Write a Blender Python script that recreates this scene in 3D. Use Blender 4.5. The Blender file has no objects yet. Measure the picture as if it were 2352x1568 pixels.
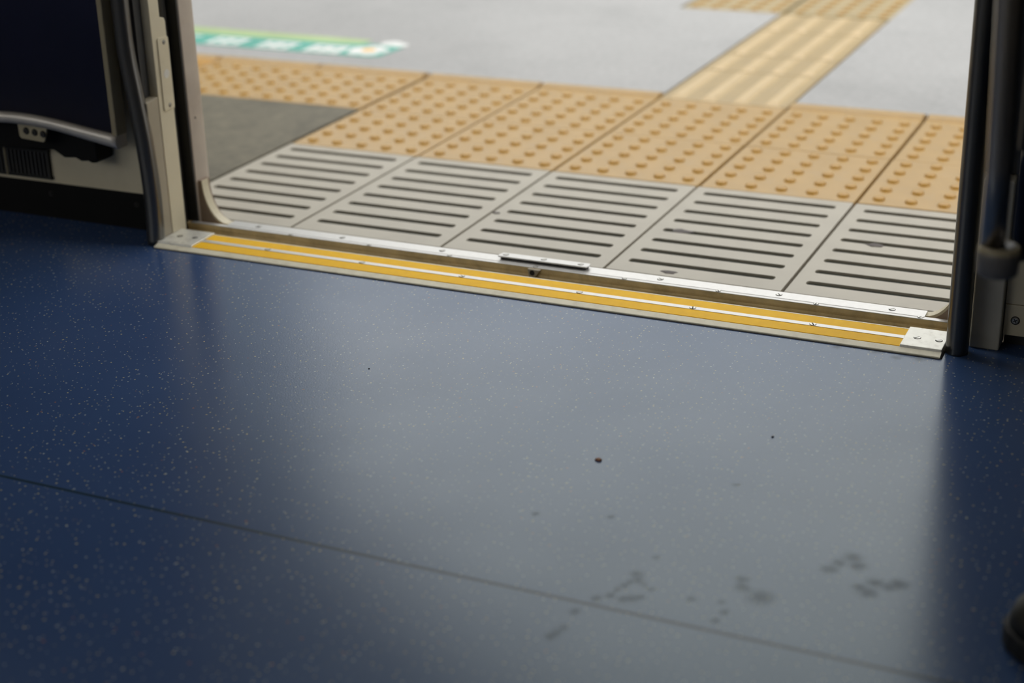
import bpy, bmesh, math, random
from mathutils import Vector, Matrix

random.seed(7)
S = bpy.context.scene
COL = S.collection

# ------------------------------------------------------------------ camera
cam_data = bpy.data.cameras.new('camera')
cam = bpy.data.objects.new('camera', cam_data)
COL.objects.link(cam)
cam_data.sensor_width = 36.0
cam_data.lens = 56.873
cam_data.clip_start = 0.05
cam_data.clip_end = 200
cam.location = (1.82016, -2.80961, 0.88930)
cam.rotation_euler = (1.17750656, 0.02415412, 0.42832751)
cam_data.dof.use_dof = True
cam_data.dof.focus_distance = 2.30
cam_data.dof.aperture_fstop = 2.7
S.camera = cam

# ------------------------------------------------------------------ exposure
S.view_settings.view_transform = 'Standard'
S.view_settings.look = 'None'
S.view_settings.gamma = 1.0
S.view_settings.use_curve_mapping = False
S.view_settings.exposure = 0.93

# ------------------------------------------------------------------ sky: an even overcast
world = bpy.data.worlds.new('overcast_sky')
S.world = world
world.use_nodes = True
wn = world.node_tree.nodes
wn['Background'].inputs['Color'].default_value = (0.99, 0.985, 0.965, 1)
# overcast luminance rises from the horizon to the zenith: L = Lz (1 + 2 sin h) / 3
wl = world.node_tree.links
w_tc = wn.new('ShaderNodeTexCoord')
w_sep = wn.new('ShaderNodeSeparateXYZ')
wl.new(w_tc.outputs['Generated'], w_sep.inputs[0])
w_up = wn.new('ShaderNodeMath'); w_up.operation = 'MAXIMUM'; w_up.inputs[1].default_value = 0.0
wl.new(w_sep.outputs['Z'], w_up.inputs[0])
w_l = wn.new('ShaderNodeMath'); w_l.operation = 'MULTIPLY_ADD'
w_l.inputs[1].default_value = 1.9 * 2 / 3; w_l.inputs[2].default_value = 1.9 / 3
wl.new(w_up.outputs[0], w_l.inputs[0])
wl.new(w_l.outputs[0], wn['Background'].inputs['Strength'])

# ------------------------------------------------------------------ unseen fill lamp added inside the carriage
def area_lamp(name, loc, sx, sy, watts, color):
    d = bpy.data.lights.new(name, 'AREA')
    d.shape = 'RECTANGLE'
    d.size, d.size_y = sx, sy
    d.energy = watts
    d.color = color
    o = bpy.data.objects.new(name, d)
    o.location = loc
    COL.objects.link(o)
    return o

area_lamp('fill_lamp', (0.9, -2.75, 2.24), 3.2, 0.12, 1.0, (1.0, 0.95, 0.88))

# ================================================================== materials
def nodes_of(m):
    m.use_nodes = True
    nt = m.node_tree
    return nt, nt.nodes, nt.links, nt.nodes['Principled BSDF']

def setin(b, **kw):
    for k, v in kw.items():
        b.inputs[k.replace('_', ' ')].default_value = v

def simple(name, color, rough=0.5, metal=0.0, var=0.12, scale=30.0, bump=0.0, dirt=None, dirt_amt=0.5, dirt_scale=12.0, spec=0.5):
    """Principled with a gentle noise tone, optional dirt patches and fine relief."""
    m = bpy.data.materials.new(name)
    nt, N, L, b = nodes_of(m)
    setin(b, Roughness=rough, Metallic=metal)
    b.inputs['Specular IOR Level'].default_value = spec
    tc = N.new('ShaderNodeTexCoord')
    n1 = N.new('ShaderNodeTexNoise'); n1.inputs['Scale'].default_value = scale; n1.inputs['Detail'].default_value = 6
    L.new(tc.outputs['Object'], n1.inputs['Vector'])
    r1 = N.new('ShaderNodeValToRGB')
    r1.color_ramp.elements[0].position = 0.3; r1.color_ramp.elements[1].position = 0.7
    r1.color_ramp.elements[0].color = tuple(c * (1 - var) for c in color) + (1,)
    r1.color_ramp.elements[1].color = tuple(min(1, c * (1 + var)) for c in color) + (1,)
    L.new(n1.outputs['Fac'], r1.inputs['Fac'])
    out = r1.outputs['Color']
    if dirt is not None:
        n2 = N.new('ShaderNodeTexNoise'); n2.inputs['Scale'].default_value = dirt_scale; n2.inputs['Detail'].default_value = 8
        n2.inputs['Roughness'].default_value = 0.65
        L.new(tc.outputs['Object'], n2.inputs['Vector'])
        r2 = N.new('ShaderNodeValToRGB')
        r2.color_ramp.elements[0].position = 0.5; r2.color_ramp.elements[1].position = 0.78
        r2.color_ramp.elements[0].color = (0, 0, 0, 1)
        r2.color_ramp.elements[1].color = (dirt_amt,) * 3 + (1,)
        L.new(n2.outputs['Fac'], r2.inputs['Fac'])
        mx = N.new('ShaderNodeMix'); mx.data_type = 'RGBA'
        L.new(r2.outputs['Color'], mx.inputs['Factor'])
        L.new(out, mx.inputs['A'])
        mx.inputs['B'].default_value = tuple(dirt) + (1,)
        out = mx.outputs['Result']
    L.new(out, b.inputs['Base Color'])
    if bump:
        bp = N.new('ShaderNodeBump'); bp.inputs['Strength'].default_value = bump; bp.inputs['Distance'].default_value = 0.001
        L.new(n1.outputs['Fac'], bp.inputs['Height'])
        L.new(bp.outputs['Normal'], b.inputs['Normal'])
    return m

M = {}
M['cream_metal'] = simple('cream_painted_metal', (0.70, 0.63, 0.46), 0.42, 0.0, 0.06, 9, dirt=(0.40, 0.33, 0.22), dirt_amt=0.35, dirt_scale=7)
M['box_metal'] = simple('brown_cream_metal', (0.40, 0.35, 0.26), 0.42, 0.0, 0.1, 9)
M['taupe_metal'] = simple('taupe_painted_metal', (0.50, 0.43, 0.36), 0.5, 0.0, 0.07, 14, dirt=(0.20, 0.13, 0.08), dirt_amt=0.4, dirt_scale=9)
M['sill_metal'] = simple('cream_sill_metal', (0.88, 0.83, 0.66), 0.45, 0.05, 0.05, 60, dirt=(0.40, 0.32, 0.20), dirt_amt=0.35, dirt_scale=45)
M['plate_metal'] = simple('end_plate_metal', (0.80, 0.79, 0.72), 0.36, 0.35, 0.05, 80, dirt=(0.33, 0.29, 0.22), dirt_amt=0.6, dirt_scale=70)
M['silver'] = simple('brushed_silver', (0.66, 0.65, 0.63), 0.34, 0.55, 0.04, 120)
M['brass'] = simple('dull_brass_rail', (0.84, 0.65, 0.34), 0.42, 0.1, 0.12, 40, dirt=(0.30, 0.21, 0.10), dirt_amt=0.5, dirt_scale=35)
M['groove'] = simple('groove_dirt', (0.16, 0.12, 0.06), 0.8, 0.0, 0.3, 60)
M['yellow'] = simple('yellow_resin', (0.98, 0.55, 0.010), 0.5, 0.0, 0.05, 70, dirt=(0.66, 0.35, 0.06), dirt_amt=0.15, dirt_scale=40, spec=0.14)
M['steel'] = simple('brushed_steel', (0.15, 0.145, 0.135), 0.30, 0.9, 0.03, 20)
M['rail_steel'] = simple('bright_rail_steel', (0.42, 0.40, 0.38), 0.28, 1.0, 0.03, 20)
M['navy_panel'] = simple('navy_moulded_panel', (0.018, 0.019, 0.045), 0.5, 0.0, 0.1, 12)
M['rim'] = simple('satin_aluminium', (0.66, 0.62, 0.56), 0.38, 0.4, 0.05, 40)
M['frame_strip'] = simple('olive_frame_strip', (0.36, 0.31, 0.20), 0.5, 0.0, 0.06, 30)
M['black'] = simple('black_plastic', (0.004, 0.004, 0.004), 0.6, 0.0, 0.2, 30, spec=0.2)
M['black_rubber'] = simple('black_rubber', (0.012, 0.012, 0.012), 0.6, 0.0, 0.2, 40)
M['grey_rubber'] = simple('grey_rubber', (0.045, 0.045, 0.045), 0.5, 0.0, 0.15, 40)
M['screw'] = simple('screw_metal', (0.62, 0.61, 0.57), 0.35, 0.8, 0.08, 200)
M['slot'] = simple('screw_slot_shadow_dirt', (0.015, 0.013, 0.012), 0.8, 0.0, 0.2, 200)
M['grate'] = simple('grating_resin', (0.425, 0.39, 0.32), 0.38, 0.0, 0.05, 10, dirt=(0.26, 0.22, 0.18), dirt_amt=0.28, dirt_scale=14)
M['insert'] = simple('ribbed_black_rubber', (0.026, 0.034, 0.022), 0.5, 0.0, 0.2, 80)
M['tile'] = simple('tactile_yellow_tile', (0.49, 0.31, 0.11), 0.26, 0.0, 0.06, 14, dirt=(0.42, 0.34, 0.22), dirt_amt=0.3, dirt_scale=10)
M['tile_no_sheen'] = simple('orange_tile_no_sheen', (0.50, 0.26, 0.04), 0.40, 0.0, 0.06, 14)  # same tile where the sky sheen is missing; that loss is put into colour
M['stud'] = simple('tactile_stud', (0.47, 0.26, 0.045), 0.32, 0.0, 0.06, 40)
M['guide'] = simple('guide_tile_yellow', (0.42, 0.30, 0.13), 0.36, 0.0, 0.06, 14, dirt=(0.40, 0.33, 0.22), dirt_amt=0.2, dirt_scale=10)
M['guide_bar'] = simple('guide_bar_yellow', (0.62, 0.46, 0.24), 0.36, 0.0, 0.05, 20)
M['far_tile'] = simple('worn_far_tile', (0.38, 0.29, 0.14), 0.5, 0.0, 0.1, 14)
M['concrete'] = simple('pale_concrete', (0.385, 0.383, 0.383), 0.5, 0.0, 0.20, 0.7, dirt=(0.27, 0.27, 0.27), dirt_amt=0.7, dirt_scale=1.9)
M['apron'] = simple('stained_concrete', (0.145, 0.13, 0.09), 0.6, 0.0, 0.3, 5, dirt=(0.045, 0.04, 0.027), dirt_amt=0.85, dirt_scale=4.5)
M['bed'] = simple('dirty_grout', (0.15, 0.14, 0.10), 0.85, 0.0, 0.2, 30)
M['teal'] = simple('teal_print', (0.09, 0.42, 0.34), 0.45, 0.0, 0.08, 9)
M['lime'] = simple('lime_print', (0.42, 0.56, 0.26), 0.45, 0.0, 0.08, 9)
M['white_print'] = simple('white_print', (0.80, 0.82, 0.80), 0.45, 0.0, 0.05, 9)
M['orange_print'] = simple('orange_print', (0.85, 0.52, 0.12), 0.45, 0.0, 0.05, 9)
M['gum'] = simple('dark_gum', (0.10, 0.085, 0.08), 0.7, 0.0, 0.2, 90)
M['crumb'] = simple('brown_crumb', (0.34, 0.16, 0.085), 0.7, 0.0, 0.3, 300)
M['speck'] = simple('dark_speck', (0.015, 0.013, 0.014), 0.7, 0.0, 0.2, 300)
M['shoe'] = simple('dark_olive_leather', (0.020, 0.019, 0.014), 0.42, 0.0, 0.2, 40)
M['sole'] = simple('black_sole', (0.01, 0.01, 0.01), 0.6, 0.0, 0.2, 40)
M['navy_cloth'] = simple('navy_seat_cloth', (0.007, 0.013, 0.032), 0.9, 0.0, 0.25, 220, bump=0.4, spec=0.1)
M['dark_panel'] = simple('dark_seat_end', (0.016, 0.016, 0.017), 0.5, 0.0, 0.1, 20)
M['collar'] = simple('cream_collar', (0.42, 0.37, 0.25), 0.45, 0.0, 0.06, 40)
M['interior'] = simple('ivory_interior_panel', (0.66, 0.61, 0.52), 0.5, 0.0, 0.05, 4)
M['added_canopy'] = simple('added_canopy_grey', (0.20, 0.21, 0.22), 0.7, 0.0, 0.1, 2)
M['far_wall'] = simple('added_wall_grey', (0.32, 0.34, 0.33), 0.8, 0.0, 0.15, 0.6)
M['car_body'] = simple('dark_underframe', (0.03, 0.028, 0.024), 0.7, 0.0, 0.2, 20)
M['lower_box_right'] = simple('grey_box_metal', (0.55, 0.53, 0.46), 0.45, 0.0, 0.08, 20, dirt=(0.3, 0.25, 0.18), dirt_amt=0.4, dirt_scale=14)  # plain grey of the right lower box with random dirt patches
M['collar_grey'] = simple('grey_collar_body', (0.17, 0.165, 0.165), 0.45, 0.0, 0.06, 40)
M['web'] = simple('rusty_brown_web', (0.34, 0.26, 0.20), 0.6, 0.0, 0.2, 30, dirt=(0.14, 0.08, 0.045), dirt_amt=0.8, dirt_scale=25)
M['sticker'] = simple('white_dot_sticker', (0.72, 0.70, 0.64), 0.4, 0.0, 0.05, 60)


def speckle(m, scale, amt):
    nt = m.node_tree; N = nt.nodes; L = nt.links; b = N['Principled BSDF']
    src = b.inputs['Base Color'].links[0].from_socket
    tc = N.new('ShaderNodeTexCoord')
    n = N.new('ShaderNodeTexNoise'); n.inputs['Scale'].default_value = scale; n.inputs['Detail'].default_value = 3
    L.new(tc.outputs['Object'], n.inputs['Vector'])
    mr = N.new('ShaderNodeMapRange'); mr.inputs['From Min'].default_value = 0.3; mr.inputs['From Max'].default_value = 0.7
    mr.inputs['To Min'].default_value = 1 - amt; mr.inputs['To Max'].default_value = 1 + amt
    L.new(n.outputs['Fac'], mr.inputs['Value'])
    mx = N.new('ShaderNodeVectorMath'); mx.operation = 'SCALE'
    L.new(src, mx.inputs[0]); L.new(mr.outputs[0], mx.inputs['Scale'])
    L.new(mx.outputs[0], b.inputs['Base Color'])
speckle(M['concrete'], 60, 0.09)
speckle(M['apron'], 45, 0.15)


def floor_material():
    m = bpy.data.materials.new('speckled_blue_linoleum')
    nt, N, L, b = nodes_of(m)
    tc = N.new('ShaderNodeTexCoord')
    P = tc.outputs['Object']
    # slow tone
    n = N.new('ShaderNodeTexNoise'); n.inputs['Scale'].default_value = 2.2; n.inputs['Detail'].default_value = 4
    L.new(P, n.inputs['Vector'])
    r = N.new('ShaderNodeValToRGB')
    r.color_ramp.elements[0].position = 0.35; r.color_ramp.elements[1].position = 0.7
    r.color_ramp.elements[0].color = (0.043, 0.083, 0.200, 1)
    r.color_ramp.elements[1].color = (0.052, 0.100, 0.232, 1)
    L.new(n.outputs['Fac'], r.inputs['Fac'])
    col = r.outputs['Color']
    # warp for irregular chips
    wn_ = N.new('ShaderNodeTexNoise'); wn_.inputs['Scale'].default_value = 260
    L.new(P, wn_.inputs['Vector'])
    sub = N.new('ShaderNodeVectorMath'); sub.operation = 'SUBTRACT'; sub.inputs[1].default_value = (0.5, 0.5, 0.5)
    L.new(wn_.outputs['Color'], sub.inputs[0])
    sc = N.new('ShaderNodeVectorMath'); sc.operation = 'SCALE'; sc.inputs['Scale'].default_value = 0.0028
    L.new(sub.outputs[0], sc.inputs[0])
    ad = N.new('ShaderNodeVectorMath'); ad.operation = 'ADD'
    L.new(P, ad.inputs[0]); L.new(sc.outputs[0], ad.inputs[1])
    def flecks(col, scale, size, keep, tint, offset, strength):
        of = N.new('ShaderNodeVectorMath'); of.operation = 'ADD'; of.inputs[1].default_value = offset
        L.new(ad.outputs[0], of.inputs[0])
        v = N.new('ShaderNodeTexVoronoi'); v.voronoi_dimensions = '2D'; v.feature = 'F1'
        v.inputs['Scale'].default_value = scale
        L.new(of.outputs[0], v.inputs['Vector'])
        sp = N.new('ShaderNodeSeparateColor'); L.new(v.outputs['Color'], sp.inputs[0])
        # chip radius differs from chip to chip
        mr = N.new('ShaderNodeMath'); mr.operation = 'MULTIPLY_ADD'; mr.inputs[1].default_value = size * 1.1; mr.inputs[2].default_value = size * 0.45
        L.new(sp.outputs[1], mr.inputs[0])
        lt = N.new('ShaderNodeMath'); lt.operation = 'LESS_THAN'
        L.new(v.outputs['Distance'], lt.inputs[0]); L.new(mr.outputs[0], lt.inputs[1])
        kp = N.new('ShaderNodeMath'); kp.operation = 'LESS_THAN'; kp.inputs[1].default_value = keep
        L.new(sp.outputs[0], kp.inputs[0])
        ml = N.new('ShaderNodeMath'); ml.operation = 'MULTIPLY'
        L.new(lt.outputs[0], ml.inputs[0]); L.new(kp.outputs[0], ml.inputs[1])
        m2 = N.new('ShaderNodeMath'); m2.operation = 'MULTIPLY'; m2.inputs[1].default_value = strength
        L.new(ml.outputs[0], m2.inputs[0])
        mx = N.new('ShaderNodeMix'); mx.data_type = 'RGBA'
        L.new(m2.outputs[0], mx.inputs['Factor']); L.new(col, mx.inputs['A'])
        mx.inputs['B'].default_value = tint + (1,)
        return mx.outputs['Result']
    col = flecks(col, 100, 0.078, 0.34, (0.58, 0.52, 0.30), (0, 0, 0), 0.9)
    col = flecks(col, 80, 0.066, 0.42, (0.48, 0.53, 0.52), (3.3, 1.7, 0), 0.85)
    col = flecks(col, 38, 0.040, 0.14, (0.40, 0.18, 0.10), (7.1, 4.2, 0), 0.7)
    # scuffs and shoe marks: worn places on the sheet
    spots = [(1.302, -1.407, 0.0106), (1.307, -1.418, 0.0092), (1.301, -1.423, 0.0056), (1.297, -1.433, 0.0076), (1.294, -1.444, 0.0056), (1.291, -1.457, 0.0082), (1.28, -1.468, 0.009), (1.316, -1.423, 0.0056), (1.326, -1.43, 0.0062), (1.307, -1.459, 0.009), (1.314, -1.455, 0.0104), (1.321, -1.449, 0.0076), (1.408, -1.375, 0.0104), (1.412, -1.391, 0.0118), (1.418, -1.392, 0.0068), (1.436, -1.402, 0.0204), (1.487, -1.32, 0.014), (1.493, -1.303, 0.012), (1.504, -1.287, 0.0156), (1.513, -1.302, 0.014), (1.525, -1.345, 0.0116), (1.535, -1.351, 0.015), (1.561, -1.323, 0.0152), (1.553, -1.333, 0.0116), (1.538, -1.329, 0.0138), (1.264, -1.551, 0.008), (1.267, -1.543, 0.008), (1.269, -1.532, 0.008), (1.269, -1.5, 0.0088), (1.371, -1.432, 0.0076), (1.401, -1.426, 0.0062), (1.41, -1.442, 0.008), (1.406, -1.462, 0.0066), (1.309, -1.366, 0.0058), (1.338, -1.172, 0.006), (1.148, -1.325, 0.008), (1.4, -0.716, 0.014), (1.345, -0.722, 0.009), (1.43, -0.728, 0.01), (1.46, -0.722, 0.012), (1.23, -1.3, 0.006)]
    wn2 = N.new('ShaderNodeTexNoise'); wn2.inputs['Scale'].default_value = 160; wn2.inputs['Detail'].default_value = 3
    L.new(P, wn2.inputs['Vector'])
    s2 = N.new('ShaderNodeVectorMath'); s2.operation = 'SUBTRACT'; s2.inputs[1].default_value = (0.5, 0.5, 0.5)
    L.new(wn2.outputs['Color'], s2.inputs[0])
    s3 = N.new('ShaderNodeVectorMath'); s3.operation = 'SCALE'; s3.inputs['Scale'].default_value = 0.012
    L.new(s2.outputs[0], s3.inputs[0])
    wp = N.new('ShaderNodeVectorMath'); wp.operation = 'ADD'
    L.new(P, wp.inputs[0]); L.new(s3.outputs[0], wp.inputs[1])
    flat = N.new('ShaderNodeVectorMath'); flat.operation = 'MULTIPLY'; flat.inputs[1].default_value = (1, 1, 0)
    L.new(wp.outputs[0], flat.inputs[0])
    acc = None
    for (x, y, rad) in spots:
        d = N.new('ShaderNodeVectorMath'); d.operation = 'DISTANCE'; d.inputs[1].default_value = (x, y, 0)
        L.new(flat.outputs[0], d.inputs[0])
        mp = N.new('ShaderNodeMapRange'); mp.inputs['From Min'].default_value = rad; mp.inputs['From Max'].default_value = rad * 0.15
        mp.inputs['To Min'].default_value = 0; mp.inputs['To Max'].default_value = 0.5
        L.new(d.outputs['Value'], mp.inputs['Value'])
        if acc is None:
            acc = mp.outputs[0]
        else:
            mxm = N.new('ShaderNodeMath'); mxm.operation = 'MAXIMUM'
            L.new(acc, mxm.inputs[0]); L.new(mp.outputs[0], mxm.inputs[1]); acc = mxm.outputs[0]
    mx = N.new('ShaderNodeMix'); mx.data_type = 'RGBA'
    L.new(acc, mx.inputs['Factor']); L.new(col, mx.inputs['A'])
    mx.inputs['B'].default_value = (0.022, 0.022, 0.028, 1)
    L.new(mx.outputs['Result'], b.inputs['Base Color'])
    # sheen: satin with slow variation, duller on the scuffs
    n3 = N.new('ShaderNodeTexNoise'); n3.inputs['Scale'].default_value = 5; n3.inputs['Detail'].default_value = 5
    L.new(P, n3.inputs['Vector'])
    rr = N.new('ShaderNodeMapRange'); rr.inputs['To Min'].default_value = 0.16; rr.inputs['To Max'].default_value = 0.27
    L.new(n3.outputs['Fac'], rr.inputs['Value'])
    ra = N.new('ShaderNodeMath'); ra.operation = 'MULTIPLY_ADD'; ra.inputs[1].default_value = 0.30
    L.new(acc, ra.inputs[0]); L.new(rr.outputs[0], ra.inputs[2])
    L.new(ra.outputs[0], b.inputs['Roughness'])
    b.inputs['Specular Tint'].default_value = (0.82, 1.0, 0.93, 1)
    # leathery grain
    g = N.new('ShaderNodeTexNoise'); g.inputs['Scale'].default_value = 420; g.inputs['Detail'].default_value = 2
    L.new(P, g.inputs['Vector'])
    bp = N.new('ShaderNodeBump'); bp.inputs['Strength'].default_value = 0.10; bp.inputs['Distance'].default_value = 0.001
    L.new(g.outputs['Fac'], bp.inputs['Height']); L.new(bp.outputs['Normal'], b.inputs['Normal'])
    return m

M['lino'] = floor_material()
M['weld'] = simple('dark_weld_bead', (0.024, 0.046, 0.070), 0.26, 0.0, 0.1, 60, spec=0.32)

# ================================================================== mesh helpers
def new_obj(name, bm, mats, parent=None, smooth=False, bevel=0.0, seg=2):
    me = bpy.data.meshes.new(name)
    bm.normal_update()
    bm.to_mesh(me); bm.free()
    if not isinstance(mats, (list, tuple)):
        mats = [mats]
    for mt in mats:
        me.materials.append(mt)
    if smooth:
        for p in me.polygons: p.use_smooth = True
    o = bpy.data.objects.new(name, me)
    COL.objects.link(o)
    if parent is not None:
        o.parent = parent
    if bevel:
        md = o.modifiers.new('bevel', 'BEVEL'); md.width = bevel; md.segments = seg; md.limit_method = 'ANGLE'
        md.harden_normals = False
    return o

def add_box(bm, x0, x1, y0, y1, z0, z1, mi=0):
    vs = [bm.verts.new(v) for v in ((x0, y0, z0), (x1, y0, z0), (x1, y1, z0), (x0, y1, z0),
                                    (x0, y0, z1), (x1, y0, z1), (x1, y1, z1), (x0, y1, z1))]
    for f in ((3, 2, 1, 0), (4, 5, 6, 7), (0, 1, 5, 4), (1, 2, 6, 5), (2, 3, 7, 6), (3, 0, 4, 7)):
        fc = bm.faces.new([vs[i] for i in f]); fc.material_index = mi

def box(name, b, mat, parent=None, bevel=0.0, seg=2):
    bm = bmesh.new(); add_box(bm, *b)
    return new_obj(name, bm, mat, parent, bevel=bevel, seg=seg)

def add_prism(bm, pts, axis, a, b, mi=0):
    """closed polygon pts (2D) swept along axis from a to b."""
    def mk(p, t):
        if axis == 'x': return (t, p[0], p[1])
        if axis == 'y': return (p[0], t, p[1])
        return (p[0], p[1], t)
    v0 = [bm.verts.new(mk(p, a)) for p in pts]
    v1 = [bm.verts.new(mk(p, b)) for p in pts]
    n = len(pts)
    fs = [bm.faces.new(v0[::-1]), bm.faces.new(v1)]
    for i in range(n):
        fs.append(bm.faces.new((v0[i], v0[(i + 1) % n], v1[(i + 1) % n], v1[i])))
    for f in fs: f.material_index = mi
    bmesh.ops.recalc_face_normals(bm, faces=fs)

def prism(name, pts, axis, a, b, mat, parent=None, bevel=0.0, smooth=False):
    bm = bmesh.new(); add_prism(bm, pts, axis, a, b)
    return new_obj(name, bm, mat, parent, bevel=bevel, smooth=smooth)

def add_disc(bm, c, r, h, n=20, mi=0, axis='z', top_r=None):
    top_r = r if top_r is None else top_r
    lo, hi = [], []
    for i in range(n):
        a = 2 * math.pi * i / n
        ca, sa = math.cos(a), math.sin(a)
        if axis == 'z':
            lo.append(bm.verts.new((c[0] + r * ca, c[1] + r * sa, c[2]))); hi.append(bm.verts.new((c[0] + top_r * ca, c[1] + top_r * sa, c[2] + h)))
        elif axis == 'y':   # rises toward -y
            lo.append(bm.verts.new((c[0] + r * ca, c[1], c[2] + r * sa))); hi.append(bm.verts.new((c[0] + top_r * ca, c[1] - h, c[2] + top_r * sa)))
        else:               # rises toward +x
            lo.append(bm.verts.new((c[0], c[1] + r * ca, c[2] + r * sa))); hi.append(bm.verts.new((c[0] + h, c[1] + top_r * ca, c[2] + top_r * sa)))
    fs = [bm.faces.new(lo), bm.faces.new(hi)]
    for i in range(n):
        fs.append(bm.faces.new((lo[i], lo[(i + 1) % n], hi[(i + 1) % n], hi[i])))
    for f in fs: f.material_index = mi
    bmesh.ops.recalc_face_normals(bm, faces=fs)

def add_tube(bm, pts, radius, n=20, mi=0, cap=True):
    """round tube through pts (list of Vectors)."""
    rings = []
    prev = None
    for i, p in enumerate(pts):
        t = (pts[min(i + 1, len(pts) - 1)] - pts[max(i - 1, 0)]).normalized()
        if prev is None:
            ref = Vector((0, 1, 0)) if abs(t.y) < 0.9 else Vector((1, 0, 0))
            u = t.cross(ref).normalized()
        else:
            u = (prev - t * prev.dot(t)).normalized()
        prev = u
        w = t.cross(u)
        rr = radius[i] if isinstance(radius, (list, tuple)) else radius
        rings.append([bm.verts.new(p + rr * (math.cos(2 * math.pi * k / n) * u + math.sin(2 * math.pi * k / n) * w)) for k in range(n)])
    fs = []
    for a, b in zip(rings, rings[1:]):
        for k in range(n):
            fs.append(bm.faces.new((a[k], a[(k + 1) % n], b[(k + 1) % n], b[k])))
    if cap:
        fs.append(bm.faces.new(rings[0][::-1])); fs.append(bm.faces.new(rings[-1]))
    for f in fs:
        f.material_index = mi; f.smooth = len(f.verts) == 4
    bmesh.ops.recalc_face_normals(bm, faces=fs)

def spline(pts, per=8):
    """Catmull-Rom through pts."""
    P = [Vector(p) for p in pts]
    P = [2 * P[0] - P[1]] + P + [2 * P[-1] - P[-2]]
    out = []
    for i in range(1, len(P) - 2):
        for k in range(per):
            t = k / per
            a, b, c, d = P[i - 1], P[i], P[i + 1], P[i + 2]
            out.append(0.5 * ((2 * b) + (c - a) * t + (2 * a - 5 * b + 4 * c - d) * t * t + (3 * b - a - 3 * c + d) * t ** 3))
    out.append(P[-2])
    return out

def thing(name, label, cat, loc=(0, 0, 0), group=None):
    o = bpy.data.objects.new(name, None)
    o.empty_display_size = 0.1
    COL.objects.link(o)
    o.location = loc
    return tag(o, label, cat, group)

def tag(o, label, cat, group=None):
    o['label'] = label; o['category'] = cat
    if group: o['group'] = group
    return o

def structure(o, label=None):
    o['kind'] = 'structure'
    if label: o['label'] = label
    return o

def copy_obj(o, parent, loc=None):
    c = o.copy()
    COL.objects.link(c)
    c.parent = parent
    if loc is not None: c.location = loc
    return c

# ================================================================== THE SETTING
XL, XR = 0.171, 1.487          # clear door opening
YW = -0.640                    # interior face of the side wall

# ---- carriage floor: dark sub-floor with two sheets of linoleum and a weld between
floor = structure(box('floor', (-2.6, 4.2, -3.5, YW + 0.02, -0.12, -0.0035), M['car_body']), 'speckled blue linoleum floor of the train carriage')
SEAM = -1.481
def sheet(y0, y1, x0=-2.6, x1=4.2):
    return (x0, x1, y0, y1, -0.0035, 0.0)
def near_sheet():
    # the far sheet is cut away where the door sill is let in
    pts = [(-2.6, SEAM + 0.0026), (4.2, SEAM + 0.0026), (4.2, YW + 0.02), (XR + 0.002, YW + 0.02), (XR + 0.002, -0.7135), (XL - 0.001, -0.7135), (XL - 0.001, YW + 0.02), (-2.6, YW + 0.02)]
    return prism('floor_sheet', pts, 'z', -0.0035, 0.0, M['lino'], floor)
near_sheet()
box('floor_sheet', sheet(-3.5, SEAM - 0.0026), M['lino'], floor)
box('weld_seam', (-2.6, 4.2, SEAM - 0.0026, SEAM + 0.0026, -0.0035, -0.00003), M['weld'], floor)

# ---- interior walls
box_l = structure(box('wall_left', (-2.6, 0.145, YW, YW + 0.06, 0.067, 2.3), M['cream_metal']), 'cream painted side wall left of the train door')
structure(box('baseboard_left', (-2.6, 0.145, YW + 0.002, YW + 0.06, 0.0, 0.066), M['black']), 'black kick strip below the cream wall')
structure(box('wall_right', (1.557, 4.2, YW + 0.002, YW + 0.06, 0.0655, 2.3), M['cream_metal']), 'cream wall panel right of the train door')
br = structure(box('baseboard_right', (1.557, 4.2, YW + 0.001, YW + 0.06, 0.019, 0.0645), M['cream_metal'], bevel=0.001), 'cream screwed kick strip along the floor')
box('toe_recess', (1.557, 4.2, YW + 0.018, YW + 0.06, 0.0, 0.019), M['grey_rubber'], br)

def cross_screw_x(name, parent, x, y, z, r=0.0045, m='screw'):
    bm = bmesh.new()
    add_disc(bm, (x, y, z), r * 1.25, 0.0004, 20, 1, 'y')
    add_disc(bm, (x, y - 0.0003, z), r, 0.0016, 20, 0, 'y', r * 0.8)
    for a in (0.5, 0.5 + math.pi / 2):
        ca, sa = math.cos(a), math.sin(a)
        w, l = 0.0006, r * 0.65
        pts = [(x + ca * s * l - sa * t * w, z + sa * s * l + ca * t * w) for s, t in ((-1, -1), (1, -1), (1, 1), (-1, 1))]
        add_prism(bm, pts, 'y', y - 0.0021, y - 0.0010, 1)
    return new_obj(name, bm, [M[m], M['slot']], parent)
cross_screw_x('screw', br, 1.572, YW + 0.001, 0.042, 0.0050)
bl = bpy.data.objects['baseboard_left']
cross_screw_x('screw', bl, 0.087, YW + 0.002, 0.045, 0.004, 'black_rubber')
cross_screw_x('screw', bl, -0.10, YW + 0.002, 0.045, 0.004, 'black_rubber')

structure(box('trim_1', (-2.6, 4.2, YW - 0.02, YW + 0.06, 1.86, 2.3), M['interior']), 'header panel over the train door')
ceil = structure(box('ceiling', (-2.6, 4.2, -3.5, -0.54, 2.28, 2.34), M['interior']), 'ivory ceiling of the train carriage')
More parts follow.
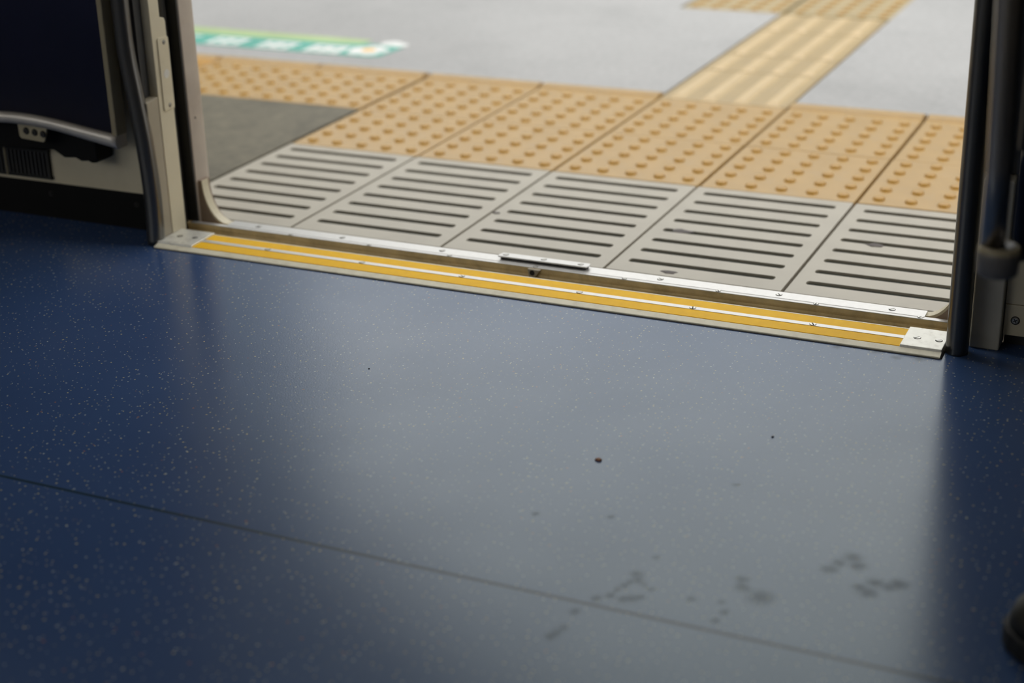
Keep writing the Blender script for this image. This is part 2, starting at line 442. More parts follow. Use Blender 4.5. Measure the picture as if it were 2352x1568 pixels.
# opposite side of the carriage with unseen window openings placed for their light
wb = bmesh.new()
YB = -3.46
add_box(wb, -2.6, 4.2, YB - 0.06, YB, 0.0, 0.75)
add_box(wb, -2.6, 4.2, YB - 0.06, YB, 1.65, 2.3)
for x0, x1 in ((-2.6, -2.2), (-1.3, -1.1), (-0.35, -0.25), (0.3, 4.2)):
    add_box(wb, x0, x1, YB - 0.06, YB, 0.75, 1.65)
structure(new_obj('wall_back', wb, M['interior']), 'opposite side wall with unseen window openings placed to light the carriage')
structure(box('wall_end_left', (-2.66, -2.6, -3.5, -0.58, 0, 2.3), M['interior']), 'carriage end bulkhead')
structure(box('wall_end_right', (4.2, 4.26, -3.5, -0.58, 0, 2.3), M['interior']), 'carriage end bulkhead')
# outer skin of the carriage beside the door
structure(box('wall_outer_left', (-2.6, 0.168, -0.56, -0.535, -0.5, 2.3), M['taupe_metal']), 'outer skin of the carriage left of the door')
structure(box('wall_outer_right', (1.49, 4.2, -0.56, -0.535, -0.5, 2.3), M['taupe_metal']), 'outer skin of the carriage right of the door')

# ---- platform: concrete around a bed that carries the gratings and tactile tiles
ZP = -0.02
pbm = bmesh.new()
for b in ((-6, 0.597, 0.664, 1.633), (0.903, 7, 0.664, 8), (-6, 0.297, 1.633, 8), (0.297, 0.903, 2.24, 8),
          (-6, -1.203, 0.297, 0.664), (2.103, 7, -0.484, 0.664)):
    add_box(pbm, b[0], b[1], b[2], b[3], -0.06, ZP)
platform = structure(new_obj('platform', pbm, M['concrete']), 'pale concrete station platform outside the open door')
box('tile_bed', (-6, 7, -0.47, 8, -0.6, -0.055), M['bed'], platform)
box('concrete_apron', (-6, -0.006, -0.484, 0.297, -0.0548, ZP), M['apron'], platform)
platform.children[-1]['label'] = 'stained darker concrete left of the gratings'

# unseen roof and far walls, added and shaped to set the daylight
structure(prism('added_canopy', [(-14, 0.4), (16, 0.4), (16, 1.7), (0.3, 1.7), (-0.4, 1.9), (-2.6, 3.4), (-3.75, 4.7), (-8, 8.7), (-14, 8.7)], 'z', 2.75, 2.85, M['added_canopy']), 'unseen roof added over the platform, its outline shaped to block daylight')
structure(box('wall_far', (-16, -6.0, 9.0, 9.3, -0.6, 6.6), M['far_wall']), 'unseen tall wall added beyond the platform to block the sky at the left')
structure(box('wall_far_right', (-6.0, 18, 9.0, 9.3, -0.6, 3.7), M['far_wall']), 'unseen lower wall added beyond the platform to dim the low sky')

structure(box('wall_block_right', (2.9, 3.2, 1.3, 9.0, ZP, 3.6), M['far_wall']), 'unseen wall added on the platform to the right to block side light')  # unseen walls added on both sides to cut sideways daylight
structure(box('wall_block_left', (-3.9, -3.6, 1.6, 4.9, ZP, 3.6), M['far_wall']), 'unseen wall added on the platform to the left to block side light')
# ---- gratings: five in the door's view, real slots with ribbed rubber strips
def grating_mesh(bm, w=0.2942, d=0.481):
    """local: x 0..w, y -d..0, top at z 0"""
    sx0, sx1, hw = 0.0215, 0.2705, 0.0086
    ys = [-0.0375 - 0.0559 * k for k in range(8)]
    add_box(bm, 0, sx0, -d, 0, -0.03, 0)
    add_box(bm, sx1, w, -d, 0, -0.03, 0)
    edges = [0.0] + [v for y in ys for v in (y + hw, y - hw)] + [-d]
    for a, b in zip(edges[0::2], edges[1::2]):
        add_box(bm, sx0, sx1, b, a, -0.03, 0)
    # rounded slot ends
    for y in ys:
        for xe, sgn in ((sx0, 1), (sx1, -1)):
            for q in (1, -1):
                pts = [(xe, y + q * hw)]
                for i in range(5):
                    a = math.pi / 2 * i / 4
                    pts.append((xe + sgn * 0.006 * (1 - math.cos(a)), y + q * (hw - 0.006 + 0.006 * math.sin(a))))
                add_prism(bm, pts, 'z', -0.03, -0.00005)
    return ys, sx0, sx1, hw
gbm = bmesh.new()
ys, sx0, sx1, hw = grating_mesh(gbm)
g0 = new_obj('grating_tile', gbm, M['grate'], platform)
sb = bmesh.new()
add_box(sb, sx0, sx1, -hw, hw, -0.03, -0.0085)
for q in (-0.0052, 0.0, 0.0052):
    add_prism(sb, [(q - 0.0021, -0.0085), (q + 0.0021, -0.0085), (q + 0.0012, -0.0035), (q - 0.0012, -0.0035)], 'x', sx0, sx1)
s0 = new_obj('rubber_strip', sb, M['insert'], g0)
s0.location = (0, ys[0], 0)
for y in ys[1:]:
    copy_obj(s0, g0, (0, y, 0))
g0.location = (0.0029, -0.0025, ZP)
for c in range(1, 6):
    g = copy_obj(g0, platform, (0.3 * c + 0.0029, -0.0025, ZP + random.uniform(-0.0004, 0.0004)))
    for ch in list(g0.children):
        copy_obj(ch, g, ch.location.copy())

# ---- tactile tiles
def stud_mesh():
    bm = bmesh.new()
    prof = [(0.0118, 0.0), (0.0105, 0.0036), (0.0092, 0.0048), (0.0060, 0.0052)]
    n = 14
    rings = [[bm.verts.new((r * math.cos(2 * math.pi * k / n), r * math.sin(2 * math.pi * k / n), z)) for k in range(n)] for r, z in prof]
    for a, b in zip(rings, rings[1:]):
        for k in range(n):
            f = bm.faces.new((a[k], a[(k + 1) % n], b[(k + 1) % n], b[k])); f.smooth = True
    bm.faces.new(rings[-1])
    return bm
stud0_bm = stud_mesh()
stud_me = bpy.data.meshes.new('stud')
stud0_bm.normal_update(); stud0_bm.to_mesh(stud_me)
stud_me.materials.append(M['stud'])
SP = [0.032 + 0.0585 * k for k in range(5)]

def tactile(x, y, deep, mat, singles=True, border=False, w=0.2938):
    bm = bmesh.new()
    add_box(bm, 0, w, 0, deep, -0.03, 0)
    t = new_obj('tactile_tile', bm, mat, platform, bevel=0.0012, seg=1)
    t.location = (x + 0.0031, y + 0.00175, ZP + random.uniform(-0.0005, 0.0005))
    if singles:
        for a in SP:
            for b in SP:
                o = bpy.data.objects.new('stud', stud_me)
                COL.objects.link(o); o.parent = t; o.location = (a, b, 0)
    else:
        bm = bmesh.new()
        for a in SP:
            for b in SP:
                if b + 0.015 > deep: continue
                k = stud0_bm.copy()
                bmesh.ops.translate(k, verts=k.verts, vec=(a, b, 0))
                tmp = bpy.data.meshes.new('tmp'); k.to_mesh(tmp); k.free()
                bm.from_mesh(tmp); bpy.data.meshes.remove(tmp)
        s = new_obj('studs', bm, M['stud'], t, smooth=False)
        s['kind'] = 'stuff'
    if border:
        prism('border_bar', [(0.318, 0.0), (0.356, 0.0), (0.351, 0.005), (0.323, 0.005)], 'x', 0.002, w - 0.002, M['tile'], t)
    return t
for c in range(0, 6):
    vis = c < 5
    tactile(0.3 * c, 0.0, 0.2968, M['tile'], singles=vis)
    if c == 2:
        tactile(0.3 * c, 0.3, 0.318, M['tile'], singles=vis)
    else:
        tactile(0.3 * c, 0.3, 0.360, M['tile'], singles=vis, border=True)
for c in range(1, 5):
    t = tactile(-0.3 * c - (0.006 if c == 1 else 0.004), 0.3, 0.360, M['tile'] if c < 3 else M['tile_no_sheen'], singles=(c == 1), border=True)

# ---- guide path of raised bars leading away from the edge
gb0 = None
def guide(y0, y1, bars):
    t = box('guide_tile', (0, 0.2955, 0, y1 - y0 - 0.004, -0.03, 0), M['guide'], platform, bevel=0.0012, seg=1)
    t.location = (0.60225, y0, ZP)
    for xc in (0.037, 0.111, 0.185, 0.259):
        L_ = y1 - y0 - 0.004
        bm = bmesh.new()
        ya, yb = bars[0], L_ - bars[1]
        lo = [bm.verts.new(v) for v in ((xc - 0.0175, ya, 0), (xc + 0.0175, ya, 0), (xc + 0.0175, yb, 0), (xc - 0.0175, yb, 0))]
        hi = [bm.verts.new(v) for v in ((xc - 0.0105, ya + 0.012, 0.005), (xc + 0.0105, ya + 0.012, 0.005), (xc + 0.0105, yb - 0.012, 0.005), (xc - 0.0105, yb - 0.012, 0.005))]
        bm.faces.new(hi)
        for k in range(4):
            bm.faces.new((lo[k], lo[(k + 1) % 4], hi[(k + 1) % 4], hi[k]))
        new_obj('guide_bar', bm, M['guide_bar'], t)
    return t
guide(0.622, 0.922, (0.008, 0.012))
guide(0.922, 1.102, (0.010, 0.012))
guide(1.102, 1.400, (0.010, 0.012))
guide(1.400, 1.631, (0.010, 0.012))

# ---- warning tiles at the far end of the path
for (x, y) in ((0.300, 1.636), (0.607, 1.636), (0.300, 1.938), (0.607, 1.938)):
    tactile(x, y, 0.296, M['far_tile'], singles=False)

# ---- the door frame: both sides of the opening
door = bpy.data.objects.new('door_1', None)
COL.objects.link(door); structure(door, 'frame of the open train door')
# left lower box with ledge, then recess above
prism('lower_box', [(-0.687, 0.0), (-0.6555, 0.0), (-0.6555, 0.248), (-0.687, 0.244)], 'x', 0.150, XL, M['box_metal'], door, bevel=0.002)
box('recess_panel', (0.146, 0.156, -0.675, -0.656, 0.2481, 1.86), M['grey_rubber'], door)
# pillar cover with the notch cut into its upper outer corner
cov = [(-0.655, 0.0), (-0.616, 0.0), (-0.6145, 0.366), (-0.617, 0.372), (-0.628, 0.375), (-0.6285, 1.86), (-0.655, 1.86)]
prism('pillar_cover', cov, 'x', 0.148, XL + 0.0005, M['cream_metal'], door, bevel=0.0012)
sp = prism('striker_plate', [(-0.6445, 0.2235), (-0.6430, 0.2205), (-0.6175, 0.2195), (-0.6155, 0.2215), (-0.6145, 0.3385), (-0.6165, 0.3415), (-0.6410, 0.3425), (-0.6435, 0.3400)], 'x', XL + 0.0004, XL + 0.0028, M['cream_metal'], door, bevel=0.0006)
def cross_screw_side(parent, x, y, z, r=0.0032):
    bm = bmesh.new()
    add_disc(bm, (x, y, z), r * 1.15, 0.0003, 16, 1, 'x')
    add_disc(bm, (x, y, z), r, 0.0013, 16, 0, 'x', r * 0.8)
    add_box(bm, x + 0.0010, x + 0.0016, y - 0.0004, y + 0.0004, z - r * 0.6, z + r * 0.6, 1)
    add_box(bm, x + 0.0010, x + 0.0016, y - r * 0.6, y + r * 0.6, z - 0.0004, z + 0.0004, 1)
    return new_obj('screw', bm, [M['screw'], M['slot']], parent)
cross_screw_side(sp, XL + 0.0028, -0.6275, 0.3335)
cross_screw_side(sp, XL + 0.0028, -0.6280, 0.2275)
bm = bmesh.new(); add_disc(bm, (XL + 0.0028, -0.6290, 0.281), 0.0075, 0.0004, 20, 0, 'x')
new_obj('dot_sticker', bm, M['sticker'], sp)
# door pocket: black slot with the grey rubber edge of the door leaf in it
box('pocket_back', (0.06, 0.100, -0.618, -0.570, -0.010, 1.86), M['black'], door)
bm = bmesh.new(); add_tube(bm, [Vector((0.142, -0.5895, -0.008)), Vector((0.142, -0.5895, 1.86))], 0.0115, 16)
new_obj('rubber_seal', bm, M['grey_rubber'], door)
# outer jamb with a softly rounded outer corner
box('pocket_lip', (0.10, XL - 0.0005, -0.5800, -0.5757, 0.0065, 1.86), M['black_rubber'], door)
jp = [(0.10, -0.5755), (XL - 0.002, -0.5755), (XL, -0.5735)]
for i in range(7):
    a = math.pi / 2 * i / 6
    jp.append((XL - 0.004 * (1 - math.cos(a)), -0.560 + 0.030 * math.sin(a)))
jp += [(0.10, -0.530)]
prism('outer_jamb', jp, 'z', 0.0, 1.86, M['taupe_metal'], door)
cross_screw_side(bpy.data.objects['outer_jamb'], XL + 0.0002, -0.5585, 0.188, 0.0018)

def gusset(sign, x0):
    """web plate with a curved lip between the jamb and the sill"""
    curve = [(x0 + sign * 0.047 * (1 - math.cos(math.pi / 2 * i / 10)), 0.078 - 0.074 * math.sin(math.pi / 2 * i / 10)) for i in range(11)]
    inner = [(x - sign * (0.0015 + 0.0025 * i / 10), z - 0.0035 * i / 10) for i, (x, z) in enumerate(curve)]
    g = prism('corner_gusset', [(x0 - sign * 0.012, 0.078)] + inner + [(x0 - sign * 0.012, 0.0005)], 'y', -0.5695, -0.545, M['web'], door)
    bm = bmesh.new()
    for (a, b), (c, d) in zip(zip(curve, inner), zip(curve[1:], inner[1:])):
        vs0 = [bm.verts.new((p[0], -0.5702, p[1])) for p in (a, b, d, c)]
        vs1 = [bm.verts.new((p[0], -0.552, p[1])) for p in (a, b, d, c)]
        for k in range(4):
            bm.faces.new((vs0[k], vs0[(k + 1) % 4], vs1[(k + 1) % 4], vs1[k]))
        bm.faces.new(vs0[::-1]); bm.faces.new(vs1)
    bmesh.ops.remove_doubles(bm, verts=bm.verts, dist=1e-5)
    bmesh.ops.recalc_face_normals(bm, faces=bm.faces)
    new_obj('curved_lip', bm, M['cream_metal'], g)
gusset(1, XL + 0.009)
gusset(-1, XR - 0.004)
box('sill_corner', (XL - 0.03, XL + 0.030, -0.566, -0.545, -0.02, 0.003), M['groove'], door)
box('sill_corner', (XR - 0.045, XR + 0.02, -0.566, -0.545, -0.02, 0.002), M['groove'], door)
# right-hand side, mirrored
prism('lower_box', [(-0.655, 0.0), (-0.612, 0.0), (-0.612, 0.248), (-0.655, 0.244)], 'x', 1.5150, 1.5555, M['lower_box_right'], door, bevel=0.002)
prism('pillar_cover', [(-0.640, 0.0), (-0.616, 0.0), (-0.616, 1.86), (-0.640, 1.86)], 'x', 1.4885, 1.513, M['cream_metal'], door, bevel=0.0012)
box('recess_panel', (1.513, 1.557, -0.632, -0.600, 0.2481, 1.86), M['grey_rubber'], door)
bm = bmesh.new(); add_tube(bm, [Vector((1.516, -0.5895, -0.008)), Vector((1.516, -0.5895, 1.86))], 0.0115, 16)
new_obj('rubber_seal', bm, M['grey_rubber'], door)
box('outer_jamb', (1.487, 1.56, -0.5755, -0.530, 0.0, 1.86), M['taupe_metal'], door, bevel=0.004)

# ================================================================== THE DOOR SILL
sill = thing('door_sill', 'metal door sill with two yellow strips and slotted screws across the doorway', 'door sill', (0.829, -0.634, 0))
IX, IY = -0.829, 0.634
def S_(o):
    """child built in world coordinates: cancel the sill's own origin"""
    o.matrix_parent_inverse = Matrix.Translation((-0.829, 0.634, 0))
    return o
base_pts = [(-0.7125, -0.05), (-0.7125, 0.0018), (-0.7118, 0.0026), (-0.7012, 0.0060), (-0.7000, 0.0055), (-0.6995, 0.0052), (-0.6340, 0.0052), (-0.6335, 0.0064), (-0.6312, 0.0064), (-0.6308, 0.0056),
            (-0.6306, -0.0120), (-0.5895, -0.0120), (-0.5895, -0.05)]
S_(prism('base_plate', base_pts, 'x', XL + 0.001, XR - 0.001, M['sill_metal'], sill))
S_(box('front_edge_line', (XL + 0.001, XR - 0.001, -0.7150, -0.7126, -0.0005, 0.0006), M['slot'], sill))  # thin dark strip along the front edge of the sill
S_(box('groove_floor', (XL - 0.07, XR + 0.06, -0.6305, -0.5890, -0.0500, -0.0108), M['groove'], sill))
S_(box('yellow_strip', (0.236, 1.430, -0.6992, -0.6722, 0.0052, 0.0063), M['yellow'], sill))
S_(box('yellow_strip', (0.236, 1.430, -0.6608, -0.6342, 0.0052, 0.0063), M['yellow'], sill))
mid = S_(box('middle_strip', (0.236, 1.430, -0.6718, -0.6612, 0.0052, 0.0069), M['silver'], sill))

def slot_screw(parent, x, y, z, r=0.0045, ang=0.0, raise_=0.0003):
    bm = bmesh.new()
    add_disc(bm, (0, 0, -0.0006), r * 1.16, 0.0008, 24, 1)
    w = 0.00085
    n = 12
    for q in (1, -1):
        a0 = math.asin(w / r)
        pts = [(r * math.cos(a0 + (math.pi - 2 * a0) * i / n), q * r * math.sin(a0 + (math.pi - 2 * a0) * i / n)) for i in range(n + 1)]
        add_prism(bm, pts, 'z', 0.0001, raise_ + 0.0004, 0)
    o = new_obj('screw', bm, [M['screw'], M['slot']], parent)
    o.matrix_parent_inverse = Matrix.Translation((-0.829, 0.634, 0)) if False else Matrix.Identity(4)
    o.location = (x, y, z); o.rotation_euler = (0, 0, ang)
    return o
for i, x in enumerate((0.370, 0.550, 0.731, 0.932, 1.114, 1.296)):
    slot_screw(mid, x, -0.6665, 0.0069, 0.0044, random.uniform(0, 3.14))

def end_plate(x0, x1):
    bm = bmesh.new()
    add_prism(bm, [(-0.7025, 0.0053), (-0.7005, 0.0090), (-0.6335, 0.0095), (-0.6310, 0.0095), (-0.6310, 0.0053)], 'x', x0, x1)
    return S_(new_obj('end_plate', bm, M['plate_metal'], sill, bevel=0.0009))
ep = end_plate(XL + 0.001, 0.241)
slot_screw(ep, 0.193, -0.666, 0.0093, 0.0042, 0.4); slot_screw(ep, 0.223, -0.664, 0.0093, 0.0042, 1.2)
ep = end_plate(1.428, XR - 0.001)
slot_screw(ep, 1.446, -0.669, 0.0093, 0.0045, 0.9); slot_screw(ep, 1.476, -0.669, 0.0093, 0.0045, 0.55)

# running rail: brassy wall with a rounded shoulder, narrow silver crown
rail = [(-0.5895, -0.05), (-0.5895, -0.0112), (-0.5878, -0.0100), (-0.5868, -0.0060), (-0.5880, -0.0035), (-0.5888, -0.0010), (-0.5888, 0.0050), (-0.5885, 0.0053), (-0.5800, 0.0053), (-0.5800, -0.05)]
dr = S_(prism('door_rail', rail, 'x', XL - 0.04, XR + 0.04, M['brass'], sill))
cap = S_(box('rail_crown', (XL - 0.01, XR - 0.012, -0.5886, -0.5790, 0.0053, 0.0062), M['silver'], sill))
os_ = S_(prism('outer_strip', [(-0.5812, -0.03), (-0.5812, 0.0068), (-0.5570, 0.0075), (-0.5555, 0.0068), (-0.5555, -0.03)], 'x', 0.232, 1.4385, M['silver'], sill, bevel=0.0005))
for x in (0.364, 0.517, 0.668, 0.822, 0.974, 1.127, 1.279, 1.433):
    slot_screw(cap, x, -0.5832 if x > 1.42 else -0.5842, 0.0068 if False else 0.0062, 0.0036, random.uniform(0, 3.14))
for x in (0.289, 0.457, 0.647, 1.028, 1.218, 1.389):
    slot_screw(os_, x, -0.5690, 0.0072, 0.0044, random.uniform(0, 3.14))
# raised latch plate in the middle
cp = S_(prism('cover_plate', [(0.752, -0.5755), (0.905, -0.5755), (0.9085, -0.5660), (0.9060, -0.5580), (0.7535, -0.5580), (0.7505, -0.5720)], 'z', 0.0112, 0.0136, M['silver'], sill, bevel=0.0005))
sp_ = S_(box('dark_gap_fill', (0.7545, 0.9035, -0.5715, -0.5585, 0.0070, 0.0112), M['slot'], sill))  # dark block painting the shaded gap beneath the cover plate
for x in (0.762, 0.829, 0.893):
    slot_screw(cp, x, -0.5665, 0.0136, 0.0042, random.uniform(0.3, 1.2))
# little triangular bracket with a hole on the rail wall
bm = bmesh.new()
tri = [(0.812, 0.0048), (0.834, 0.0048), (0.824, -0.0085), (0.815, -0.0085)]
add_prism(bm, tri, 'y', -0.5945, -0.5880, 0)
rb = S_(new_obj('rail_bracket', bm, M['box_metal'], sill, bevel=0.0005))
bm = bmesh.new(); add_disc(bm, (0.8205, -0.5945, -0.0010), 0.0045, 0.0002, 16, 0, 'y')
hole = new_obj('bracket_hole', bm, M['slot'], rb)

# ================================================================== GRAB POLES
bm = bmesh.new()
add_tube(bm, spline([(0.161, -0.690, 0.0), (0.164, -0.690, 0.085), (0.160, -0.690, 0.176), (0.152, -0.690, 0.250), (0.1435, -0.690, 0.332), (0.1425, -0.690, 0.42), (0.1425, -0.690, 0.70), (0.1425, -0.690, 1.70)], 10), 0.0150, 28)
tag(new_obj('grab_pole', bm, M['steel']), 'bent steel grab pole left of the doorway', 'pole')
bm = bmesh.new()
add_tube(bm, [Vector((1.5030, -0.680, 0.0)), Vector((1.5030, -0.680, 0.002)), Vector((1.5025, -0.680, 0.6)), Vector((1.5020, -0.680, 1.75))], 0.0155, 32)
tag(new_obj('grab_pole', bm, M['steel']), 'straight steel grab pole standing at the right end of the sill', 'pole')

# ================================================================== NAVY PANEL LEFT OF THE DOOR
panel = thing('seat_panel', 'dark navy curved panel with a silver lower rim left of the doorway', 'panel', (0.0, -0.70, 0.19))
def PINV(o):
    o.matrix_parent_inverse = Matrix.Translation((0, 0.70, -0.19)); return o
# lower edge of the panel, left to right: x, y, z of the rim's top line
edge = [(-0.60, -0.735, 0.160), (-0.45, -0.745, 0.190), (-0.30, -0.745, 0.208), (-0.20, -0.740, 0.215), (-0.105, -0.730, 0.2175), (-0.057, -0.724, 0.2160), (-0.010, -0.717, 0.2105), (0.036, -0.710, 0.2020), (0.082, -0.704, 0.1935), (0.110, -0.700, 0.1885)]
E2 = spline(edge, 4)
bm = bmesh.new()
cols = []
for p in E2:
    cols.append([bm.verts.new((p.x, p.y, p.z)), bm.verts.new((p.x, p.y, 0.95)), bm.verts.new((p.x, p.y + 0.018, 0.95)), bm.verts.new((p.x, p.y + 0.018, p.z))])
for a, b in zip(cols, cols[1:]):
    for i in range(4):
        f = bm.faces.new((a[i], b[i], b[(i + 1) % 4], a[(i + 1) % 4])); f.smooth = i in (0, 2)
bm.faces.new(cols[0][::-1]); bm.faces.new(cols[-1])
bmesh.ops.recalc_face_normals(bm, faces=bm.faces)
PINV(new_obj('board', bm, M['navy_panel'], panel))
bm = bmesh.new()
rings = []
for i, p in enumerate(E2):
    h = 0.0175 if p.x < 0.0 else 0.0175 + 0.004 * min(1, p.x / 0.11)
    q = [(-0.004, 0.001), (-0.009, -0.002), (-0.010, -h * 0.6), (-0.006, -h), (0.020, -h), (0.020, 0.001)]
    ex = 0.006 if i == len(E2) - 1 else 0
    rings.append([bm.verts.new((p.x + ex, p.y + a, p.z + b - ex * 0.3)) for a, b in q])
n = len(rings[0])
for a, b in zip(rings, rings[1:]):
    for k in range(n):
        f = bm.faces.new((a[k], b[k], b[(k + 1) % n], a[(k + 1) % n])); f.smooth = k in (0, 1, 2)
bm.faces.new(rings[0][::-1]); bm.faces.new(rings[-1])
bmesh.ops.recalc_face_normals(bm, faces=bm.faces)
r_ = PINV(new_obj('rim', bm, M['rim'], panel)); r_['label'] = 'silver curved lower rim'
PINV(box('frame_edge', (0.1065, 0.1170, -0.706, -0.678, 0.187, 0.95), M['frame_strip'], panel, bevel=0.002))
# black hardware that carries the panel
hw_pts = [(-0.40, 0.20), (-0.40, 0.138), (-0.150, 0.140), (-0.035, 0.146), (-0.014, 0.134), (0.010, 0.136), (0.022, 0.131), (0.036, 0.133), (0.044, 0.130), (0.053, 0.131), (0.056, 0.135), (0.056, 0.185), (0.0, 0.205)]
PINV(prism('hinge_housing', hw_pts, 'y', -0.690, -0.645, M['black'], panel, bevel=0.002))
mb = PINV(prism('bolt_bracket', [(-0.0785, 0.174), (-0.0745, 0.1705), (-0.0290, 0.1675), (-0.0250, 0.171), (-0.0180, 0.190), (-0.014, 0.200), (-0.0800, 0.200)], 'y', -0.7205, -0.7170, M['collar'], panel, bevel=0.0008))
mb['label'] = 'pale bracket with three bolts'
PINV(box('bracket_arm', (-0.075, -0.020, -0.7172, -0.688, 0.192, 0.200), M['black'], panel))
for x, z in ((-0.0620, 0.1850), (-0.0440, 0.1838), (-0.0265, 0.1822)):
    bm = bmesh.new()
    add_disc(bm, (x, -0.7204, z), 0.0062, 0.0008, 20, 1, 'y')
    add_disc(bm, (x, -0.7208, z), 0.0050, 0.0030, 20, 0, 'y', 0.0042)
    add_disc(bm, (x, -0.7236, z), 0.0024, 0.0004, 6, 1, 'y')
    bo = new_obj('bolt', bm, [M['grey_rubber'], M['slot']], mb)

# ================================================================== HEATER GRILLE
gr = thing('heater_grille', 'dark heater grille of upright slats low on the left wall', 'grille', (-0.15, YW, 0.10))
def GINV(o):
    o.matrix_parent_inverse = Matrix.Translation((0.15, -YW, -0.10)); return o
GINV(box('back_plate', (-0.42, -0.088, YW - 0.003, YW, 0.076, 0.128), M['black'], gr))
GINV(box('top_rail', (-0.42, -0.086, YW - 0.008, YW - 0.001, 0.1235, 0.1285), M['black_rubber'], gr))
GINV(box('bottom_rail', (-0.42, -0.086, YW - 0.008, YW - 0.001, 0.0745, 0.0795), M['black_rubber'], gr))
x = -0.418
k = 0
first = None
while x < -0.088:
    if first is None:
        first = GINV(box('slat', (0, 0.0036, YW - 0.008, YW - 0.002, 0.0795, 0.1235), M['grey_rubber'], gr))
        first.location.x = x
    else:
        c = copy_obj(first, gr); c.matrix_parent_inverse = first.matrix_parent_inverse.copy(); c.location.x = x
    x += 0.0088
GINV(box('divider', (-0.1845, -0.1825, YW - 0.0095, YW - 0.002, 0.0745, 0.1285), M['frame_strip'], gr))

# ================================================================== RIGHT: BENCH END, HANDRAIL, SHOE
bench = thing('bench_seat', 'dark navy bench seat beyond the collared handrail at the right edge', 'seat', (2.2, -0.95, 0.30))
def BINV(o):
    o.matrix_parent_inverse = Matrix.Translation((-2.2, 0.95, -0.30)); return o
BINV(box('cushion', (1.618, 3.4, -1.165, -0.75, 0.318, 0.43), M['navy_cloth'], bench, bevel=0.018, seg=4))
BINV(box('seat_frame', (1.70, 3.4, -1.12, YW, 0.30, 0.328), M['dark_panel'], bench, bevel=0.004))
BINV(box('backrest', (1.645, 3.4, -0.80, -0.665, 0.43, 0.95), M['navy_cloth'], bench, bevel=0.03, seg=4))
BINV(box('end_panel', (1.6165, 1.640, -1.16, YW - 0.001, 0.425, 1.20), M['dark_panel'], bench, bevel=0.006))

hr = thing('handrail', 'steel handrail ending in a cream collar at the right edge of the view', 'handrail', (1.605, -1.2, 0.33))
def HINV(o):
    o.matrix_parent_inverse = Matrix.Translation((-1.605, 1.2, -0.33)); return o
bm = bmesh.new()
add_tube(bm, [Vector((1.6065, -1.200, 0.315)), Vector((1.6060, -1.200, 0.42)), Vector((1.600, -1.200, 0.60)), Vector((1.590, -1.200, 1.30))], 0.0128, 24)
HINV(new_obj('tube', bm, M['rail_steel'], hr))
bm = bmesh.new()
add_tube(bm, [Vector((1.6135, -1.200, 0.3085)), Vector((1.6135, -1.200, 0.311)), Vector((1.6135, -1.200, 0.330)), Vector((1.6135, -1.200, 0.336)), Vector((1.6130, -1.200, 0.338))], [0.0175, 0.0205, 0.0215, 0.0205, 0.016], 24)
cl_ = HINV(new_obj('collar', bm, M['collar_grey'], hr))
bm = bmesh.new()
rg = [(0.0150, 0.3365), (0.0150, 0.3400), (0.0185, 0.3400), (0.0210, 0.3375), (0.0212, 0.3340)]
rr_ = [[bm.verts.new((1.6135 + r * math.cos(2 * math.pi * k / 28), -1.200 + r * math.sin(2 * math.pi * k / 28), z)) for k in range(28)] for r, z in rg]
for a, b in zip(rr_, rr_[1:]):
    for k in range(28):
        f = bm.faces.new((a[k], a[(k + 1) % 28], b[(k + 1) % 28], b[k])); f.smooth = True
bmesh.ops.recalc_face_normals(bm, faces=bm.faces)
HINV(new_obj('collar_rim', bm, M['collar'], hr))['label'] = 'cream top rim of the collar'
bm = bmesh.new()
add_tube(bm, [Vector((1.6135, -1.200, 0.322)), Vector((1.622, -1.180, 0.3225)), Vector((1.632, -1.167, 0.323))], 0.009, 16)
HINV(new_obj('bracket_tube', bm, M['dark_panel'], hr))

# shoe whose toe pokes into the lower right corner
shoe = thing('shoe', 'dark olive rounded shoe toe on the blue floor at the lower right corner', 'shoe', (1.778, -1.392, 0.0))
def loft(bm, secs, smooth=True):
    rings = [[bm.verts.new(v) for v in s] for s in secs]
    n = len(rings[0]); fs = []
    for a, b in zip(rings, rings[1:]):
        for k in range(n):
            fs.append(bm.faces.new((a[k], a[(k + 1) % n], b[(k + 1) % n], b[k])))
    fs.append(bm.faces.new(rings[0][::-1])); fs.append(bm.faces.new(rings[-1]))
    for f in fs: f.smooth = smooth and len(f.verts) == 4
    bmesh.ops.recalc_face_normals(bm, faces=fs)
def shoe_secs(z0, prof, grow=0.0):
    out = []
    for (x, hw_, h, yo) in prof:
        ring = []
        for k in range(20):
            a = 2 * math.pi * k / 20
            c, s = math.cos(a), math.sin(a)
            y = (hw_ + grow) * (abs(c) ** 0.8) * (1 if c > 0 else -1)
            zz = z0 + (h * (s ** 0.8) if s > 0 else 0.0)
            ring.append((x, y + yo, zz))
        out.append(ring)
    return out
bm = bmesh.new()
loft(bm, shoe_secs(0.022, [(-0.098, 0.006, 0.010, 0), (-0.094, 0.020, 0.022, 0), (-0.082, 0.034, 0.034, 0), (-0.060, 0.043, 0.044, 0), (-0.03, 0.048, 0.052, 0), (0.02, 0.047, 0.064, 0), (0.06, 0.042, 0.085, 0), (0.10, 0.036, 0.105, 0), (0.15, 0.034, 0.110, 0), (0.185, 0.030, 0.100, 0), (0.195, 0.018, 0.08, 0)]))
new_obj('upper', bm, M['shoe'], shoe)
def sole_outline(g):
    pr = [(-0.104, 0.0), (-0.101, 0.014), (-0.094, 0.026), (-0.080, 0.039), (-0.058, 0.048), (-0.03, 0.053), (0.02, 0.050), (0.08, 0.041), (0.14, 0.038), (0.185, 0.034), (0.202, 0.018), (0.205, 0)]
    return [(x, y * g) for x, y in pr] + [(x, -y * g) for x, y in pr[-2:0:-1]]
bm = bmesh.new(); add_prism(bm, sole_outline(1.0), 'z', 0.0, 0.024)
